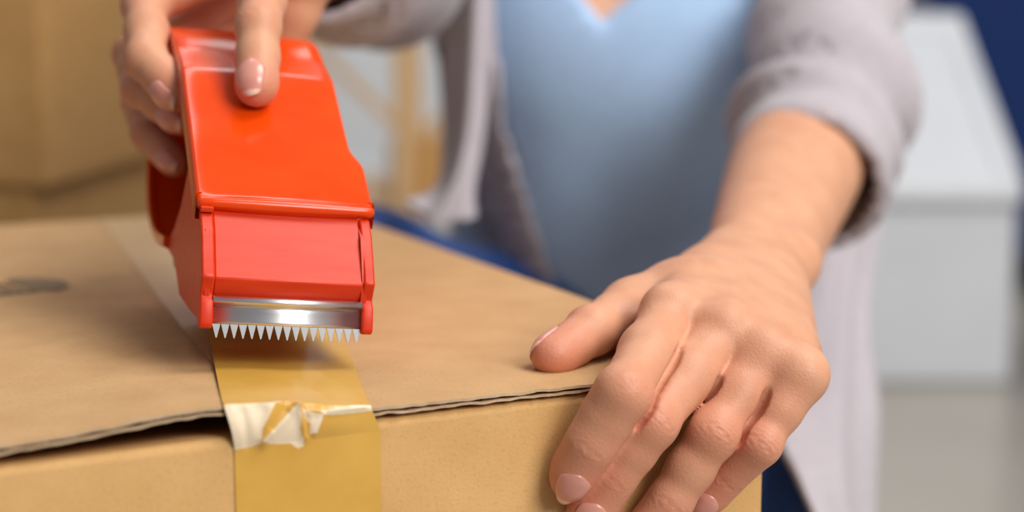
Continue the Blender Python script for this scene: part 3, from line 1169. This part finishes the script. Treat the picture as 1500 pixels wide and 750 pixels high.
# jeans
LEGS = [src((.088, 1.25, .160), (.088, 1.24, .20), .162, .150),
        src((.05, 1.22, .180), (.05, 1.10, .270), .095, .082), src((.05, 1.10, .270), (-.118, 1.030, .345), .082, .066), src((-.118, 1.030, .345), (-.135, 1.105, .08), .064, .045),
        src((.15, 1.20, .165), (.112, .835, .268), .098, .056), src((.112, .835, .268), (.155, .84, .07), .054, .044)]
def jean_post(V, X, Y, Z):
    return np.maximum(np.maximum(V, Z - .30 - .15 * np.clip((1.19 - Y) / .05, 0, 1)), .045 - Z)
jv, jf = fld(LEGS, .03, .006, post=jean_post)
jn = normals(jv, jf)
jv = jv + jn * (.002 * np.sin(jv[:, 0] * 90 + jv[:, 1] * 60 + 1.5 * np.sin(jv[:, 2] * 50)))[:, None]
pl('jeans', me_from(jv, jf, True), M_jean)

# cardigan: shell over torso and sleeves, open down the front
def sleeve_wave(v, n, axis_pts, amp, lo, hi):
    return v
LS = [rc((.1475, .850, .4485), (.1700, .925, .4730), .0395, .0415), rc((.1700, .925, .4730), (.190, 1.035, .560), .0415, .0425), rc((.190, 1.035, .560), (.228, 1.155, .640), .0425, .055)]
RS = [rc((-.0880, .768, .5570), (-.075, .900, .5560), .0300, .0395), rc((-.075, .900, .5560), (-.068, .965, .5580), .0400, .0440), rc((-.068, .965, .5580), (-.055, 1.160, .640), .0440, .060)]
def sleeve(ps, cuff, axis, seed, th=.0062):
    lo, hi = prims_box(ps)
    h = .0035
    G = Grid(lo - .02, hi + .02, h)
    V = G.full()
    G.add(V, ps, .02)
    X, Y, Z = G.axes((slice(0, G.n[0]), slice(0, G.n[1]), slice(0, G.n[2])))
    ax = unit(axis)
    s = (X - cuff[0]) * ax[0] + (Y - cuff[1]) * ax[1] + (Z - cuff[2]) * ax[2]
    # bunched folds round the pushed-up sleeve
    fold = .0048 * np.sin(s * 120 + 2.0 * np.sin(X * 22 + Z * 18 + seed)) * np.exp(-((s - .06) / .05) ** 2) + .0045 * np.sin(s * 62 + X * 25 + Z * 14 + seed) * np.clip(s / .06, 0, 1)
    rim = .0030 * np.exp(-((s - .008) / .008) ** 2)
    V = V - fold - rim
    V = np.maximum(V, -(V + th))
    V = np.maximum(V, -s)
    v, f = nets(V.astype(np.float32), G.lo, h)
    return relax(v, f, 2), f
s1v, s1f = sleeve(LS, (.1440, .842, .4395), (.30, .88, .36), 1)
s2v, s2f = sleeve(RS, (-.0870, .775, .5572), (.1, 1, -.02), 4)
def card_post(V, X, Y, Z):
    outer = V - .0165 - .003 * np.sin(X * 60 + Z * 18)
    inner = V - .0120
    V = np.maximum(outer, -inner)
    xl = -.010 + (.55 - Z) * .06 + np.clip(.46 - Z, 0, 1) * .25
    xr = .150 - (.55 - Z) * .07
    open_ = np.maximum(np.maximum(xl - X, X - xr), Y - 1.16)
    V = np.maximum(V, -open_)
    # arm holes
    for c in ((.232, 1.16, .63), (-.058, 1.16, .63)):
        V = np.maximum(V, -(np.sqrt((X - c[0]) ** 2 + ((Y - c[1])) ** 2 + (Z - c[2]) ** 2) - .045))
    return np.maximum(np.maximum(V, .19 - Z), Z - .69)
cv, cf = fld(TORSO + DRAPE, .05, .005, post=card_post)
vs_all = np.concatenate([s1v, s2v, cv])
fs_all = np.concatenate([s1f, s2f + len(s1v), cf + len(s1v) + len(s2v)])
card = pl('cardigan', me_from(vs_all, fs_all, True), M_card)
def sheet(rows, n=40, m=24, th=.004, rip=.0):
    P = sheet_pts(rows, n, m)
    i = np.linspace(0, 1, n)[:, None]
    j = np.linspace(0, 1, m)[None]
    P[:, :, 1] += rip * np.sin(j * 17 + i * 3)
    P[:, :, 0] += rip * .4 * np.sin(j * 11 + i * 5)
    o = link('front_panel', grid_me(P), M_card, card)
    s = o.modifiers.new('thick', 'SOLIDIFY')
    s.thickness = th
    s.offset = 0
    return o
sheet([[(-0.042, 1.0441, 0.5486), (-0.0238, 1.0035, 0.5487), (-0.0103, 1.0086, 0.5487)],
       [(-0.042, 1.0346, 0.4917), (-0.0256, 0.9894, 0.4943), (-0.0135, 0.9944, 0.494)],
       [(-0.0412, 1.0278, 0.4511), (-0.0274, 0.9779, 0.4559), (-0.0189, 0.9829, 0.4554)],
       [(-0.0428, 0.9929, 0.4244), (-0.0318, 0.9635, 0.4309), (-0.0243, 0.9727, 0.425)],
       [(-0.0607, 0.9765, 0.4174), (-0.0425, 0.9569, 0.4091), (-0.0218, 0.9653, 0.411)]], rip=.003)
sheet([[(0.172, 0.9879, 0.3948), (0.1958, 1.0084, 0.3957), (0.2268, 1.0387, 0.3953)],
       [(0.152, 0.9304, 0.3539), (0.1842, 0.9604, 0.3515), (0.2122, 1.0003, 0.3474)],
       [(0.1295, 0.8145, 0.3307), (0.1637, 0.8554, 0.3267), (0.2035, 0.9332, 0.3105)],
       [(0.1325, 0.7574, 0.3196), (0.1574, 0.7911, 0.3093), (0.1939, 0.8884, 0.2838)],
       [(0.1395, 0.724, 0.3017), (0.16, 0.7667, 0.2838), (0.1848, 0.8447, 0.2607)]], rip=.004)

# ------------------------------------------------------------------ background things
def carton(name, label, loc, rz, sx, sy, sz, m, group=None):
    t = empty(name, label, 'box', matrix=Matrix.Translation(loc) @ Matrix.Rotation(math.radians(rz), 4, 'Z'))
    o = link('box_body', box_me(-sx / 2, sx / 2, -sy / 2, sy / 2, 0, sz - .003), m, t)
    bevel(o, .004, 3)
    o = link('top_flap', box_me(-sx / 2, sx / 2, -sy / 2 + .001, -.001, sz - .0028, sz), m, t)
    bevel(o, .001)
    o = link('top_flap', box_me(-sx / 2, sx / 2, .001, sy / 2 - .001, sz - .0028, sz), m, t)
    bevel(o, .001)
    return t
# stack at the left: the upper carton overhangs the lower one
carton('cardboard_box', 'lower brown cardboard box of the blurred stack at the left, mostly hidden', (-.5825, 1.6025, 0), -8, .47, .45, .380, M_box_far)
carton('cardboard_box', 'upper brown cardboard box of the blurred stack at the left, corner towards the camera', (-.5908, 1.5431, .380), -8, .50, .34, .42, M_box_far)
# wooden rack with a small carton
M_wood = mat('pale_wood', srgb(206, 172, 128), .55)
_r, _n, _s = noise_color(M_wood, srgb(196, 160, 114), srgb(214, 182, 140), 12, 6, stretch=(8, 8, 1))
lk(M_wood, _r.outputs['Color'], bsdf(M_wood).inputs['Base Color'])
rack = empty('wooden_rack', 'pale wooden rack with diagonal braces standing blurred by the white wall', 'rack', (-.10, 2.32, 0))
def bar(name, a, b, w, parent, m):
    a, b = Vector(a), Vector(b)
    d = b - a
    me = box_me(-w / 2, w / 2, -w / 2, w / 2, 0, d.length)
    me.transform(Matrix.Translation(a) @ d.to_track_quat('Z', 'Y').to_matrix().to_4x4())
    o = link(name, me, m, parent)
    return bevel(o, .002)
for x in (-.36, -.042, .28):
    for y in (-.12, .16):
        bar('post', (x, y, 0), (x, y, 1.0), .022, rack, M_wood)
for z in (.235, .96):
    o = link('shelf', box_me(-.38, .30, -.12, .18, z, z + .018), M_wood, rack)
    bevel(o, .002)
for (xa, xb) in ((-.36, -.042), (-.042, .28)):
    bar('brace', (xa, .16, .62 if xa < -.1 else .52), (xb, .16, .30), .014, rack, M_wood)
    bar('brace', (xa, .175, .30), (xb, .175, .62), .014, rack, M_wood)
carton('cardboard_box', 'small brown cardboard box on the shelf of the pale wooden rack', (-.10, 2.29, .2535), 0, .12, .16, .075, M_box_far)

# white lidded bin
M_bin = mat('white_plastic', srgb(208, 211, 216), .38)
_r, _n, _s = noise_color(M_bin, srgb(204, 207, 213), srgb(211, 214, 219), 8, 3)
lk(M_bin, _r.outputs['Color'], bsdf(M_bin).inputs['Base Color'])
binr = empty('lidded_bin', 'white plastic bin with a sloping lid standing on the floor behind the sleeve', 'bin', (.548, 2.24, 0))
hw = .128
o = link('bin_body', prism_x([(0, .0), (.005, .25), (.35, .455), (.35, 0)], -hw + .004, hw - .004), M_bin, binr)
bevel(o, .008, 3)
shade(o.data)
o = link('lid', prism_x([(-.008, .243), (-.008, .268), (.345, .478), (.362, .478), (.362, .452)], -hw, hw), M_bin, binr)
bevel(o, .007, 3)
shade(o.data)
def lid_bar(x0, x1, q0, q1, name, dz=.011):
    y0, z0 = lerp(-.006, .345, q0), lerp(.268, .478, q0)
    y1, z1 = lerp(-.006, .345, q1), lerp(.268, .478, q1)
    o = link(name, prism_x([(y0, z0 - .004), (y0, z0 + dz), (y1, z1 + dz), (y1, z1 - .004)], x0, x1), M_bin, binr)
    bevel(o, .004, 2)
lid_bar(-hw + .002, hw - .002, .88, .99, 'lid_rim')
lid_bar(hw - .030, hw - .002, .06, .88, 'lid_rim')
lid_bar(-hw + .002, -hw + .030, .06, .88, 'lid_rim')
lid_bar(-hw + .002, hw - .002, .0, .06, 'lid_rim', .004)

# navy sofa at the right
M_sofa = cloth('navy_upholstery', srgb(24, 50, 104), srgb(20, 43, 92), 60, 500)
sofa = empty('sofa', 'dark navy blue sofa at the right edge behind the white bin', 'sofa', (.70, 2.86, 0))
for nm, bx in (('sofa_arm', (0, .20, 0, .85, .06, .66)), ('seat_base', (.20, 1.7, .02, .85, .06, .30)), ('seat_cushion', (.205, .94, -.005, .70, .30, .44)), ('seat_cushion', (.95, 1.695, -.005, .70, .30, .44)),
               ('backrest', (0, 1.9, .70, .92, .06, .95)), ('sofa_arm', (1.7, 1.9, 0, .85, .06, .66))):
    o = link(nm, box_me(*bx), M_sofa, sofa)
    bevel(o, .03, 4)
    shade(o.data)
for x in (.06, 1.84):
    for y in (.06, .86):
        o = link('leg', box_me(x - .02, x + .02, y - .02, y + .02, 0, .07), M_wood, sofa)
